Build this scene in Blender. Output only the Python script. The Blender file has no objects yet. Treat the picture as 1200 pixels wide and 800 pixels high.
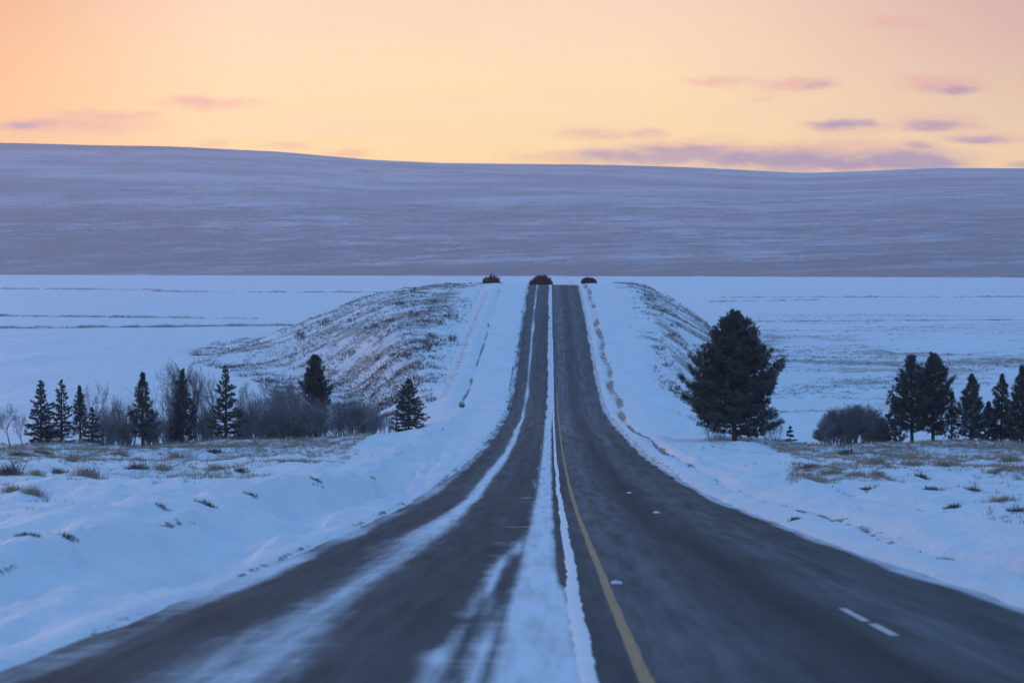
import bpy, math, random
import numpy as np
from mathutils import Vector

sc = bpy.context.scene
COL = sc.collection

# ------------------------------------------------------------------ camera
EYE = 1.8
F, VX, HY = 3333.0, 645.0, 310.0          # focal length in photo pixels, road direction, eye level (1200x800 frame)
cam_data = bpy.data.cameras.new('camera')
cam = bpy.data.objects.new('camera', cam_data)
COL.objects.link(cam)
cam.location = (0, 0, EYE)
cam.rotation_euler = (math.pi / 2 - math.atan(90 / F), 0, math.atan(45 / F))
cam_data.sensor_width = 36.0
cam_data.lens = F / 1200 * 36.0
cam_data.clip_start = 0.5
cam_data.clip_end = 40000
cam_data.dof.use_dof = True
cam_data.dof.focus_distance = 215.0
cam_data.dof.aperture_fstop = 2.6
sc.camera = cam

# ------------------------------------------------------------------ render settings
sc.render.engine = 'CYCLES'
sc.cycles.use_denoising = True
sc.cycles.max_bounces = 5
sc.cycles.diffuse_bounces = 2
sc.cycles.glossy_bounces = 2
sc.cycles.volume_bounces = 1
sc.cycles.sample_clamp_indirect = 4
sc.view_settings.view_transform = 'Standard'
sc.view_settings.look = 'None'
sc.view_settings.exposure = 0.0
sc.view_settings.gamma = 1.0
sc.view_settings.use_curve_mapping = False

# ------------------------------------------------------------------ node helper
class NT:
    def __init__(s, tree):
        s.t = tree; s.n = tree.nodes; s.l = tree.links
    def new(s, typ, **kw):
        n = s.n.new(typ)
        for k, v in kw.items(): setattr(n, k, v)
        return n
    def put(s, inp, v):
        if isinstance(v, bpy.types.NodeSocket): s.l.new(v, inp)
        elif v is not None: inp.default_value = v
    def math(s, op, a, b=None, c=None, clamp=False):
        n = s.new('ShaderNodeMath', operation=op, use_clamp=clamp)
        s.put(n.inputs[0], a); s.put(n.inputs[1], b)
        if c is not None: s.put(n.inputs[2], c)
        return n.outputs[0]
    def vmath(s, op, a, b=None):
        n = s.new('ShaderNodeVectorMath', operation=op)
        s.put(n.inputs[0], a)
        if b is not None: s.put(n.inputs[1], b)
        return n.outputs['Value'] if op in ('LENGTH', 'DOT_PRODUCT') else n.outputs[0]
    def mix(s, f, a, b, blend='MIX'):
        n = s.new('ShaderNodeMix', data_type='RGBA', blend_type=blend)
        s.put(n.inputs[0], f); s.put(n.inputs[6], a); s.put(n.inputs[7], b)
        return n.outputs[2]
    def ramp(s, f, stops, interp='LINEAR'):
        n = s.new('ShaderNodeValToRGB')
        n.color_ramp.interpolation = interp
        el = n.color_ramp.elements
        while len(el) < len(stops): el.new(0.5)
        for e, (p, c) in zip(el, stops):
            e.position = p; e.color = (*c, 1) if len(c) == 3 else c
        s.put(n.inputs[0], f)
        return n.outputs[0]
    def smooth(s, v, lo, hi, a=0.0, b=1.0):
        n = s.new('ShaderNodeMapRange', interpolation_type='SMOOTHSTEP')
        s.put(n.inputs[0], v); n.inputs[1].default_value = lo; n.inputs[2].default_value = hi
        n.inputs[3].default_value = a; n.inputs[4].default_value = b
        return n.outputs[0]
    def noise(s, vec, scale, detail=4, rough=0.55, out=0):
        n = s.new('ShaderNodeTexNoise')
        s.put(n.inputs['Vector'], vec)
        n.inputs['Scale'].default_value = scale
        n.inputs['Detail'].default_value = detail
        n.inputs['Roughness'].default_value = rough
        return n.outputs[out]
    def mapping(s, vec, scale=(1, 1, 1), loc=(0, 0, 0)):
        n = s.new('ShaderNodeMapping')
        s.put(n.inputs['Vector'], vec)
        n.inputs['Scale'].default_value = scale; n.inputs['Location'].default_value = loc
        return n.outputs[0]

# ------------------------------------------------------------------ world: dusk sky
SUN_AZ = math.radians(-16)      # glow a little left of the frame (angle from +Y towards +X)
world = bpy.data.worlds.new('World')
sc.world = world
world.use_nodes = True
world.node_tree.nodes.clear()
W = NT(world.node_tree)
tc = W.new('ShaderNodeTexCoord').outputs['Generated']
sep = W.new('ShaderNodeSeparateXYZ'); W.put(sep.inputs[0], tc)
dx, dy, dz = sep.outputs
hlen = W.math('SQRT', W.math('ADD', W.math('MULTIPLY', dx, dx), W.math('MULTIPLY', dy, dy)))
hlen = W.math('MAXIMUM', hlen, 1e-4)
sx, sy = math.sin(SUN_AZ), math.cos(SUN_AZ)
glow = W.math('DIVIDE', W.math('ADD', W.math('MULTIPLY', dx, sx), W.math('MULTIPLY', dy, sy)), hlen)   # cos of azimuth to glow
zs = W.math('POWER', W.math('MAXIMUM', dz, 0.0), 0.5)             # ramp in sqrt(z): fine control near horizon
def P(z): return math.sqrt(z)
warm = W.ramp(zs, [(0.0, (1.6, .90, .08)), (P(.033), (1.60, 1.02, .16)), (P(.047), (1.50, 1.02, .28)), (P(.065), (1.36, .93, .37)),
                   (P(.093), (1.13, .78, .47)), (P(.17), (.42, .48, .63)), (P(.34), (.20, .42, .79)), (1.0, (.17, .375, .78))])
cold = W.ramp(zs, [(0.0, (.17, .29, .55)), (P(.05), (.20, .33, .59)), (P(.14), (.20, .41, .73)), (P(.34), (.20, .425, .80)), (1.0, (.17, .375, .78))])
azf = W.smooth(glow, 0.66, 0.91)
sky = W.mix(azf, cold, warm)
# toward the right of the view the light turns pinker and greyer
pink = W.smooth(W.math('DIVIDE', dx, W.math('MAXIMUM', dy, 0.05)), 0.02, 0.19)
pink = W.math('MULTIPLY', W.math('MULTIPLY', pink, azf), W.math('MULTIPLY', W.smooth(dz, 0.01, 0.1), W.smooth(dz, .24, .11)))
sky = W.mix(W.math('MULTIPLY', pink, 0.8), sky, (.70, .37, .27, 1))
lft = W.smooth(W.math('DIVIDE', dx, W.math('MAXIMUM', dy, 0.05)), -0.10, -0.22)
lft = W.math('MULTIPLY', lft, W.smooth(dz, 0.19, 0.10))
sky = W.mix(W.math('MULTIPLY', lft, 0.88), sky, W.ramp(zs, [(P(.03), (1.55, .78, .0)), (P(.095), (.92, .38, .09))]))
# clouds (direction space: u = x/y, v = z/y)
yy = W.math('MAXIMUM', dy, 0.05)
u = W.math('DIVIDE', dx, yy); v = W.math('DIVIDE', dz, yy)
uv = W.new('ShaderNodeCombineXYZ'); W.put(uv.inputs[0], u); W.put(uv.inputs[1], v)
uvv = uv.outputs[0]
st = W.mapping(uvv, (1, 2.6, 1))
n1 = W.noise(st, 55, 5, .6, 1)
n2 = W.noise(st, 150, 4, .6, 0)
warp = W.vmath('MULTIPLY', W.vmath('SUBTRACT', n1, (.5, .5, .5)), (.026, .0065, 0))
cuv = W.vmath('ADD', uvv, warp)
def cloud_field(lst):
    acc = None
    for (px, py, rx, ry, a) in lst:
        c = ((px - VX) / F, (HY - py) / F, 0)
        d = W.vmath('LENGTH', W.vmath('MULTIPLY', W.vmath('SUBTRACT', cuv, c), (F / rx, F / ry, 0)))
        m = W.smooth(d, 1.25, 0.15, 0.0, a)
        acc = m if acc is None else W.math('MAXIMUM', acc, m)
    return acc
pk = cloud_field([(1047, 27, 48, 10, .7), (845, 97, 46, 9, .65), (930, 101, 58, 11, .8), (885, 113, 20, 6, .4), (1100, 99, 56, 13, .9),
                  (690, 159, 42, 9, .7), (755, 157, 40, 8, .75), (985, 150, 60, 12, .6), (1090, 145, 60, 14, .8), (1000, 172, 110, 14, .6),
                  (800, 172, 110, 14, .6), (80, 148, 120, 13, .8), (125, 136, 80, 8, .75), (240, 121, 64, 10, .85), (250, 168, 26, 5, .6),
                  (340, 171, 34, 5, .5), (400, 180, 40, 5, .5), (640, 185, 60, 10, .6), (1160, 162, 60, 9, .6)])
pu = cloud_field([(25, 146, 38, 7, .85), (1112, 105, 40, 8, .7), (988, 147, 48, 7, .9), (1093, 148, 45, 9, .7), (1145, 165, 36, 6, .8),
                  (1075, 173, 26, 6, .7), (800, 176, 80, 9, .8), (870, 186, 100, 15, .95), (935, 189, 95, 18, 1.0), (1055, 189, 100, 16, 1.0), (730, 185, 75, 11, .8), (800, 184, 90, 12, .8), (990, 191, 80, 15, .95), (1100, 189, 40, 9, .9),
                  (960, 103, 22, 6, .5), (1195, 192, 30, 5, .6)])
nm = W.smooth(n2, .28, .62)
pk = W.math('MULTIPLY', pk, W.math('MULTIPLY_ADD', nm, .5, .55))
pu = W.math('MULTIPLY', pu, W.math('MULTIPLY_ADD', W.smooth(n2, .2, .5), .35, .75), clamp=True)
sky = W.mix(W.math('MULTIPLY', pk, .80), sky, (1.05, .42, .26, 1))
sky = W.mix(W.math('MULTIPLY', pu, .95), sky, (.44, .28, .38, 1))
# thin high haze streaks so the sky is not a perfect gradient
nst = W.noise(W.mapping(uvv, (1, 9, 1)), 9, 4, .55)
sky = W.mix(W.math('MULTIPLY', W.smooth(nst, .40, .75, 0, .16), W.math('MULTIPLY', azf, W.smooth(dz, .2, .1))), sky, (1.0, .70, .55, 1))
nish = W.new('ShaderNodeTexSky', sky_type='NISHITA')
nish.sun_disc = False
nish.sun_elevation = math.radians(1.5)
nish.sun_rotation = SUN_AZ
b1 = W.new('ShaderNodeBackground'); W.put(b1.inputs[0], sky); b1.inputs[1].default_value = 1.0
b2 = W.new('ShaderNodeBackground'); W.put(b2.inputs[0], nish.outputs[0]); b2.inputs[1].default_value = 0.008
ad = W.new('ShaderNodeAddShader'); W.put(ad.inputs[0], b1.outputs[0]); W.put(ad.inputs[1], b2.outputs[0])
wo = W.new('ShaderNodeOutputWorld'); W.put(wo.inputs[0], ad.outputs[0])
try: world.cycles.sampling_method = 'MANUAL'; world.cycles.sample_map_resolution = 1024
except Exception: pass

# ------------------------------------------------------------------ sun just at the horizon: weak, wide, warm
sun_d = bpy.data.lights.new('sun', 'SUN')
sun_d.energy = 0.6
sun_d.angle = math.radians(8)
sun_d.color = (1.0, .56, .44)
sun = bpy.data.objects.new('sun', sun_d); COL.objects.link(sun)
el = math.radians(4.0)
to_sun = Vector((math.cos(el) * sx, math.cos(el) * sy, math.sin(el)))
sun.rotation_euler = (-to_sun).to_track_quat('-Z', 'Y').to_euler()
sun.location = (0, 0, 60)

# ------------------------------------------------------------------ numeric helpers
def sstep(a, b, x):
    t = np.clip((x - a) / (b - a), 0, 1)
    return t * t * (3 - 2 * t)
def hash2(ix, iy, seed):
    h = (ix.astype(np.int64) * 374761393 + iy.astype(np.int64) * 668265263 + seed * 1442695041) & 0xffffffff
    h = ((h ^ (h >> 13)) * 1274126177) & 0xffffffff
    h = h ^ (h >> 16)
    return (h & 0xffff) / 65535.0
def vnoise(x, y, seed=0):
    x, y = np.broadcast_arrays(np.asarray(x, float), np.asarray(y, float))
    ix = np.floor(x); iy = np.floor(y)
    fx = x - ix; fy = y - iy
    fx = fx * fx * (3 - 2 * fx); fy = fy * fy * (3 - 2 * fy)
    a = hash2(ix, iy, seed); b = hash2(ix + 1, iy, seed); c = hash2(ix, iy + 1, seed); d = hash2(ix + 1, iy + 1, seed)
    return (a * (1 - fx) + b * fx) * (1 - fy) + (c * (1 - fx) + d * fx) * fy - 0.5
def fbm(x, y, oct=4, seed=0, gain=.5):
    s = 0; a = 1.0
    for i in range(oct):
        s = s + a * vnoise(np.asarray(x) * 2 ** i + 13.7 * i, np.asarray(y) * 2 ** i + 7.3 * i, seed + i * 17)
        a *= gain
    return s

# road profile: distance -> metres below eye level
_pd = np.array([-200, -60, 0, 23, 33.5, 49, 82, 107, 167, 195, 238, 280, 300, 320, 362, 414, 473, 529, 572, 597, 625, 660, 700, 780, 900, 1100, 9000.])
_ph = np.array([1.0, 0.9, 1.8, 3.35, 4.05, 5.1, 7.13, 8.6, 11.4, 12.4, 13.8, 15.0, 15.4, 15.3, 13.9, 11.2, 8.4, 5.95, 4.4, 4.12, 4.5, 5.6, 7.2, 11., 16.0, 18.1, 18.1])
_gd = np.arange(-220, 1300, 1.0)
_gh = np.interp(_gd, _pd, _ph)
_k = np.exp(-0.5 * (np.arange(-36, 37) / 11.0) ** 2); _k /= _k.sum()
_gs = np.convolve(np.pad(_gh, 36, mode='edge'), _k, mode='valid')
_off = 0.0
def road_z(d):
    return EYE - np.interp(d, _gd, _gs)
PLAIN = EYE - 18.0
def road_ox(d):
    return 14.0 * sstep(612, 720, np.asarray(d, float))
RL, RR = -4.4, 5.6

def side_z(d):
    near = road_z(np.minimum(d, 200))
    t = sstep(198, 268, d)
    return near * (1 - t) + PLAIN * t

def ground_z(x, d):
    x = np.asarray(x, float); d = np.asarray(d, float)
    x, d = np.broadcast_arrays(x, d)
    rz = road_z(d); xr = x - road_ox(d)
    g = sstep(255, 480, d)
    g2 = sstep(300, 610, d)
    rin = np.where(xr < 0, 9 + 13 * g, 9 + 6 * g)
    rear = 1 - np.where(xr < 0, .45, .60) * sstep(600, 730, d)
    rin = np.maximum(rin * rear, 8.5); rout = np.where(xr < 0, 19 + 50 * g2, 18 + 29 * g2) * rear + 3 * sstep(600, 730, d)
    # uneven flanks
    wob = 1 + .22 * fbm(d / 45., np.sign(xr) * 3.3 + x / 90., 3, 5)
    ax = np.abs(xr)
    fall = 1 - sstep(rin, rout * wob, ax)
    far = sstep(900, 1100, d)
    z = side_z(d) * (1 - fall) + rz * fall
    z = z * (1 - far) + PLAIN * far
    nearf = 1 - sstep(225, 320, d)
    # broad swells and drifts off the road
    off = sstep(6.5, 12, ax)
    z = z + off * nearf * (0.55 * fbm(x / 26., d / 34., 3, 11) + 0.42 * fbm(x / 5., d / 9., 3, 21) + .24 * fbm(x / 1.5, d / 3.2, 3, 25))
    z = z + off * (1 - nearf) * sstep(10, 24, ax) * (1 - sstep(640, 900, d)) * (np.where(xr < 0, 1.3, .8) * fbm(x / 22., d / 30., 4, 31))
    # the crest is not a ruled line
    z = z + sstep(7, 14, ax) * sstep(480, 560, d) * (1 - sstep(680, 800, d)) * (.5 * fbm(x / 5., d / 30., 3, 35) + .15)
    z = z - .55 * sstep(10, 20, ax) * sstep(90, 190, d) * (1 - sstep(215, 270, d))
    # the field breaks at an uneven lip
    z = z + off * np.exp(-((d - 196) / 16.) ** 2) * (.30 * fbm(x / 7., d / 40., 3, 41))
    # left shoulder: flat, ditch, wind-cut berm
    xb = -7.1 + 1.5 * vnoise(d / 21., 0 * d, 3) + .6 * vnoise(d / 7., 0 * d, 4) - 1.3 * sstep(100, 180, d)
    s = xr - xb
    bf = (1 - sstep(255, 330, d)) * (.72 + .7 * vnoise(d / 17., 0 * d, 8))
    berm = .72 * sstep(.70, -.30, s) * (.55 * sstep(-20, -.6, s) + .45 * sstep(-3.0, -.3, s)) - .40 * np.exp(-((s - 1.25) / .8) ** 2)
    z = z + np.where(xr < 0, bf * berm, 0)
    # the ditch beside the climb on the left
    z = z + np.where(xr < 0, sstep(285, 320, d) * (1 - sstep(560, 600, d)) * (-.30 * np.exp(-((xr + 9.8) / .5) ** 2) + .25 * np.exp(-((xr + 11.2) / .9) ** 2) - .25 * np.exp(-((xr + 13.5) / 1.2) ** 2)), 0)
    # right: shallow gutter behind the shoulder
    xg = 7.05 + .7 * vnoise(d / 26., 0 * d + 9, 6)
    z = z + np.where(xr > 0, -.16 * np.exp(-((xr - xg) / .28) ** 2) + .12 * sstep(xg, xg + .5, xr) * (1 - sstep(xg + .5, xg + 4, xr)), 0)
    # wind crust, ploughed clods and sastrugi all along the verges and near field
    rel = sstep(.35, 1.1, np.where(xr < .6, RL - xr, xr - RR)) * (1 - sstep(160, 240, d))
    rdg = 1 - np.abs(2 * fbm(x / 1.0 + .02 * d, d / 13., 3, 71))
    rel = rel * (.55 + .45 * sstep(12, 8, ax))
    z = z + rel * (.30 * (rdg - .7) + .10 * fbm(x / .5, d / 1.5, 3, 75))
    z = z + rel * .20 * vnoise(x / .6, d / 14., 81) * (1 - sstep(9, 14, ax))
    # snow banked against the road edge
    e = np.where(xr < 0.6, RL - xr, xr - RR)
    e = e - .16 * fbm(d / 3.2, np.sign(xr) * 5, 3, 51) - .12
    z = z - .22 + .30 * sstep(-.18, .42, e) + .07 * sstep(.3, 1.2, e) + .05 * sstep(.2, 1.2, e) * vnoise(x / .9, d / 2.4, 61)
    return z

def pix_ground(px, py):
    """where the sight line of a photo point meets the ground"""
    d = np.concatenate([np.arange(14, 720, .25), np.arange(720, 5200, 3.0)])
    x = (px - VX) / F * d
    zr = EYE - (py - HY) / F * d
    hit = np.nonzero(ground_z(x, d) > zr)[0]
    i = hit[0] if len(hit) else len(d) - 1
    return float(x[i]), float(d[i])

def make_mesh(name, V, faces, mat, parent=None, smooth=False):
    V = np.asarray(V, np.float32).reshape(-1, 3); faces = np.asarray(faces, np.int32)
    n = faces.shape[1]
    me = bpy.data.meshes.new(name)
    me.vertices.add(len(V)); me.vertices.foreach_set('co', V.ravel())
    me.loops.add(faces.size); me.loops.foreach_set('vertex_index', faces.ravel())
    me.polygons.add(len(faces))
    me.polygons.foreach_set('loop_start', np.arange(0, faces.size, n, dtype=np.int32))
    try: me.polygons.foreach_set('loop_total', np.full(len(faces), n, np.int32))
    except Exception: pass
    me.polygons.foreach_set('use_smooth', np.full(len(faces), smooth, bool))
    me.update(calc_edges=True)
    me.materials.append(mat)
    o = bpy.data.objects.new(name, me); COL.objects.link(o)
    if parent: o.parent = parent
    return o
def attr(o, name, vals):
    a = o.data.attributes.new(name, 'FLOAT', 'POINT')
    a.data.foreach_set('value', np.asarray(vals, np.float32).ravel())
def grid_faces(nr, nc):
    i = np.arange(nr - 1)[:, None] * nc + np.arange(nc - 1)[None, :]
    return np.stack([i, i + 1, i + nc + 1, i + nc], -1).reshape(-1, 4)
def tag(o, label=None, cat=None, group=None, kind=None):
    if label: o['label'] = label
    if cat: o['category'] = cat
    if group: o['group'] = group
    if kind: o['kind'] = kind
    return o
def empty(name, x, y, z):
    o = bpy.data.objects.new(name, None); COL.objects.link(o)
    o.empty_display_size = .3
    o.location = (x, y, z)
    return o

# ------------------------------------------------------------------ materials
def material(name):
    m = bpy.data.materials.new(name); m.use_nodes = True
    m.node_tree.nodes.clear()
    t = NT(m.node_tree)
    b = t.new('ShaderNodeBsdfPrincipled'); o = t.new('ShaderNodeOutputMaterial')
    t.l.new(b.outputs[0], o.inputs[0])
    return m, t, b
def plain_mat(name, c1, c2, scale, rough=.8, spec=.2, bump=0):
    m, t, b = material(name)
    co = t.new('ShaderNodeTexCoord').outputs['Object']
    n = t.noise(co, scale, 4, .6)
    t.put(b.inputs['Base Color'], t.mix(t.smooth(n, .3, .7), (*c1, 1), (*c2, 1)))
    b.inputs['Roughness'].default_value = rough
    b.inputs['Specular IOR Level'].default_value = spec
    return m

SNOW = (.84, .86, .88, 1)
def snow_mat():
    m, t, b = material('snow ground')
    co = t.new('ShaderNodeTexCoord').outputs['Object']
    dirt = t.new('ShaderNodeAttribute', attribute_name='dirt').outputs['Fac']
    scrub = t.new('ShaderNodeAttribute', attribute_name='scrub').outputs['Fac']
    # grit along gutters and tracks
    ng = t.math('MULTIPLY_ADD', t.math('ADD', t.noise(t.mapping(co, (1, .22, 1)), 5.5, 6, .7), t.noise(t.mapping(co, (1, .40, 1)), 1.5, 6, .72)), .8, -.30)
    g = t.smooth(t.math('ADD', ng, dirt), .90, 1.02)
    # dead grass showing through thin snow: patches laid down across the slope
    n1 = t.noise(t.mapping(co, (.60, .52, .3)), 2.6, 7, .74)
    n2 = t.noise(t.mapping(co, (.42, .42, .3)), .60, 5, .62)
    sc_ = t.math('ADD', t.math('MULTIPLY_ADD', n1, .9, t.math('MULTIPLY', n2, .55)), scrub)
    s = t.smooth(sc_, 1.26, 1.42)
    ns = t.noise(t.mapping(co, (.8, .35, 1)), .55, 4, .6)
    base = t.mix(t.smooth(ns, .35, .7), SNOW, (.76, .79, .84, 1))
    gcol = t.mix(n1, (.13, .095, .075, 1), (.30, .24, .20, 1))
    c = t.mix(t.math('MULTIPLY', s, .68), base, gcol)
    c = t.mix(t.math('MULTIPLY', g, .85), c, (.12, .10, .095, 1))
    t.put(b.inputs['Base Color'], c)
    b.inputs['Roughness'].default_value = .62
    b.inputs['Specular IOR Level'].default_value = .16
    nb = t.noise(t.mapping(co, (1, .55, 1)), 2.4, 6, .62)
    nb2 = t.noise(co, 14, 3, .6)
    h = t.math('ADD', t.math('MULTIPLY', nb, .20), t.math('MULTIPLY', nb2, .02))
    h = t.math('ADD', h, t.math('MULTIPLY', s, .10))
    bp = t.new('ShaderNodeBump'); bp.inputs['Strength'].default_value = 1.0; bp.inputs['Distance'].default_value = 1.0
    t.put(bp.inputs['Height'], h)
    t.put(b.inputs['Normal'], bp.outputs[0])
    return m
def road_mat():
    m, t, b = material('cold asphalt with drifted snow')
    co = t.new('ShaderNodeTexCoord').outputs['Object']
    sn = t.new('ShaderNodeAttribute', attribute_name='snow').outputs['Fac']
    fr = t.new('ShaderNodeAttribute', attribute_name='frost').outputs['Fac']
    nf = t.noise(t.mapping(co, (1, .035, 1)), 5, 6, .65)
    nc = t.noise(t.mapping(co, (.5, 1.6, 1)), 1.4, 4, .6)          # cross streaks blown over the lane
    ncs = t.smooth(nc, .52, .68, 0, .10)
    a = t.math('ADD', sn, t.math('MULTIPLY_ADD', nf, .55, -.275))
    a = t.math('ADD', a, t.math('MULTIPLY', ncs, t.math('GREATER_THAN', sn, .12)))
    snow = t.smooth(a, .22, .98)
    agg = t.noise(co, 38, 3, .7)
    patch = t.noise(t.mapping(co, (1.3, .02, 1)), 1.6, 5, .60)
    asp = t.mix(agg, (.052, .054, .057, 1), (.074, .076, .080, 1))
    asp = t.mix(t.smooth(patch, .36, .66, 0, .45), asp, (.038, .038, .041, 1))
    crk = t.noise(t.mapping(co, (.12, 1.3, 1)), 1.1, 5, .6)
    asp = t.mix(t.smooth(crk, .60, .74, 0, .16), asp, (.15, .155, .165, 1))
    frn = t.noise(t.mapping(co, (1.5, .03, 1)), 2.0, 6, .65)
    frost = t.math('MULTIPLY', fr, t.smooth(frn, .12, .88))
    asp = t.mix(frost, asp, (.40, .41, .43, 1))
    hol = t.noise(t.mapping(co, (1.6, .035, 1)), 3.0, 5, .65)
    c = t.mix(t.math('MULTIPLY', snow, t.smooth(hol, .32, .56, .74, .97)), asp, (.80, .83, .87, 1))
    t.put(b.inputs['Base Color'], c)
    t.put(b.inputs['Roughness'], t.math('MULTIPLY_ADD', snow, -.1, .85))
    b.inputs['Specular IOR Level'].default_value = .03
    bp = t.new('ShaderNodeBump'); bp.inputs['Strength'].default_value = .5; bp.inputs['Distance'].default_value = .02
    t.put(bp.inputs['Height'], t.math('ADD', t.math('MULTIPLY', agg, .5), t.math('MULTIPLY', snow, 1.2)))
    t.put(b.inputs['Normal'], bp.outputs[0])
    return m
def hill_mat():
    m, t, b = material('far snowy grassland')
    co = t.new('ShaderNodeTexCoord').outputs['Object']
    hx = t.new('ShaderNodeSeparateXYZ'); t.put(hx.inputs[0], co)
    zz = hx.outputs[2]
    big = t.noise(t.mapping(co, (.5, 1.2, 0)), .0016, 4, .55)
    med = t.noise(t.mapping(co, (.75, 1.0, 0)), .013, 8, .70)
    fin = t.noise(t.mapping(co, (1.0, 1.0, 0)), .07, 6, .72)
    lowf = t.smooth(zz, 0, 200, .0, .10)
    a = t.math('ADD', t.math('MULTIPLY', med, .62), t.math('MULTIPLY', fin, .52))
    a = t.math('ADD', a, t.math('MULTIPLY', big, .42))
    a = t.math('ADD', a, lowf)
    s = t.smooth(a, .73, .90)
    ze = t.math('MULTIPLY_ADD', t.noise(t.mapping(co, (.5, .2, 0)), .03, 5, .65), 26.0, t.math('MULTIPLY', zz, -1.0))
    s = t.math('MAXIMUM', t.math('MULTIPLY', s, t.smooth(zz, -16, 6, .35, 1)), t.smooth(ze, 28, 32, 0, 1.2))
    ridge = t.smooth(zz, 290, 350, 1, .45)
    pt = t.smooth(t.noise(t.mapping(co, (.5, 1.2, 1)), .0035, 3, .5), .38, .62, .35, 1)
    s = t.math('MULTIPLY_ADD', t.math('MULTIPLY', s, pt), .52, .09)
    s = t.math('MULTIPLY', s, ridge)
    c = t.mix(s, (.125, .088, .088, 1), (.80, .82, .86, 1))
    t.put(b.inputs['Base Color'], c)
    b.inputs['Roughness'].default_value = .9
    b.inputs['Specular IOR Level'].default_value = .05
    return m
M_SNOW, M_ROAD, M_HILL = snow_mat(), road_mat(), hill_mat()
M_YELLOW = plain_mat('worn yellow road paint', (.44, .245, .085), (.22, .15, .085), 9, .6, .3)
M_WHITE = plain_mat('worn white road paint', (.66, .66, .64), (.30, .30, .30), 7, .6, .3)
M_PACK = plain_mat('packed road snow', (.86, .85, .87), (.74, .75, .80), 4, .55, .35)
M_NEEDLE = plain_mat('dark conifer needles', (.078, .090, .088), (.115, .118, .110), 1.4, .7, .15)
M_SPRUCE = plain_mat('blue green spruce needles', (.074, .090, .092), (.105, .118, .116), 1.6, .7, .15)
M_BARK = plain_mat('dark pine bark', (.085, .070, .064), (.12, .10, .09), 6, .9, .1)
M_TWIG = plain_mat('bare grey brown twigs', (.22, .20, .205), (.30, .275, .28), 3, .85, .1)
M_PALE = plain_mat('pale bare branches', (.24, .215, .205), (.33, .30, .285), 3, .85, .1)
M_RUST = plain_mat('dark russet twigs', (.075, .034, .024), (.12, .058, .040), 3, .9, .1)
M_BRUSH = plain_mat('brown brushwood', (.13, .085, .068), (.20, .13, .10), 3, .9, .1)
M_GRASS = plain_mat('dead straw grass', (.34, .235, .165), (.48, .35, .26), 1.2, .9, .1)
M_WEED = plain_mat('dark dry weed stalks', (.10, .08, .072), (.16, .125, .105), 2.0, .9, .1)

# ------------------------------------------------------------------ ground
us = np.linspace(-math.asinh(6500 / 3.2), math.asinh(6500 / 3.2), 780)
gx = 3.2 * np.sinh(us) + 0.0
gd = np.concatenate([np.arange(-90, 12, 3.0), 12 * np.exp(np.arange(0, math.log(720 / 12), .0058)), 722 * np.exp(np.arange(0.0, math.log(5600 / 722), .02)), [5650.]])
X, D = np.meshgrid(gx, gd)
Z = ground_z(X, D)
ground = make_mesh('ground', np.stack([X, D, Z], -1), grid_faces(len(gd), len(gx)), M_SNOW, smooth=True)
tag(ground, 'snow covered rolling ground with dead grass showing through', kind='structure')
XR = X - road_ox(D)
aX = np.abs(XR)
dirt = np.zeros_like(X)
# gutter line on the right, thin near, wide and gritty on the climb
xg = 7.05 + .7 * vnoise(D / 26., 0 * D + 9, 6)
wd = .23 + .46 * sstep(230, 330, D)
dirt = np.maximum(dirt, np.where(XR > 0, np.exp(-((XR - xg - .3 * sstep(230, 330, D)) / wd) ** 2) * (.62 - .10 * (1 - sstep(70, 110, D)) + .40 * vnoise(D / 9., 0 * D, 77)) * sstep(38, 60, D) * (1 - .15 * sstep(300, 400, D)), 0))
dirt = np.maximum(dirt, np.where(XR > 0, np.exp(-((XR - 5.95) / .30) ** 2) * .46 * sstep(60, 150, D), 0))
# edge grit left of the pavement
dirt = np.maximum(dirt, np.where(XR < 0, np.exp(-((XR + 4.72 + .12 * sstep(200, 400, D)) / (.16 + .14 * sstep(200, 400, D))) ** 2) * (.38 + .4 * vnoise(D / 5., 0 * D, 78)), 0))
# ditch and scraped band beside the climb
onc = sstep(300, 325, D) * (1 - sstep(540, 580, D))
dirt = np.maximum(dirt, np.where(XR < 0, np.exp(-((XR + 9.8 + .5 * vnoise(D / 20., 0 * D, 12)) / .24) ** 2) * (.55 + .6 * vnoise(D / 9., 0 * D, 79)) * onc, 0))
dirt = np.maximum(dirt, np.where(XR < 0, np.exp(-((XR + 12.2) / 1.3) ** 2) * .42 * onc, 0))
# berm scarp shows a broken dark line
xb = -7.1 + 1.5 * vnoise(D / 21., 0 * D, 3) + .6 * vnoise(D / 7., 0 * D, 4) - 1.3 * sstep(100, 180, D)
dirt = np.maximum(dirt, np.where(XR < 0, np.exp(-((XR - xb - .1) / .14) ** 2) * (.34 + .6 * vnoise(D / 7., 0 * D, 80)) * (1 - sstep(230, 280, D)), 0))
attr(ground, 'dirt', dirt)
scrub = np.full_like(X, .08)
# spur flanks
G2 = sstep(300, 610, D)
fl = sstep(14, 18, aX) * (1 - sstep(np.where(XR < 0, 20 + 50 * G2, 18 + 26 * G2), np.where(XR < 0, 34 + 58 * G2, 30 + 32 * G2), aX)) * sstep(285, 330, D) * (1 - sstep(720, 850, D))
scrub = np.maximum(scrub, fl * (.50 + .07 * (XR > 0) + .44 * fbm(X / 5., D / 5., 4, 90)))
# rough pasture to the right of the spur
rp = sstep(26, 40, X) * sstep(300, 360, D) * (1 - sstep(760, 1000, D))
scrub = np.maximum(scrub, rp * (.42 + .44 * fbm(X / 22., D / 20., 4, 91)))
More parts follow.
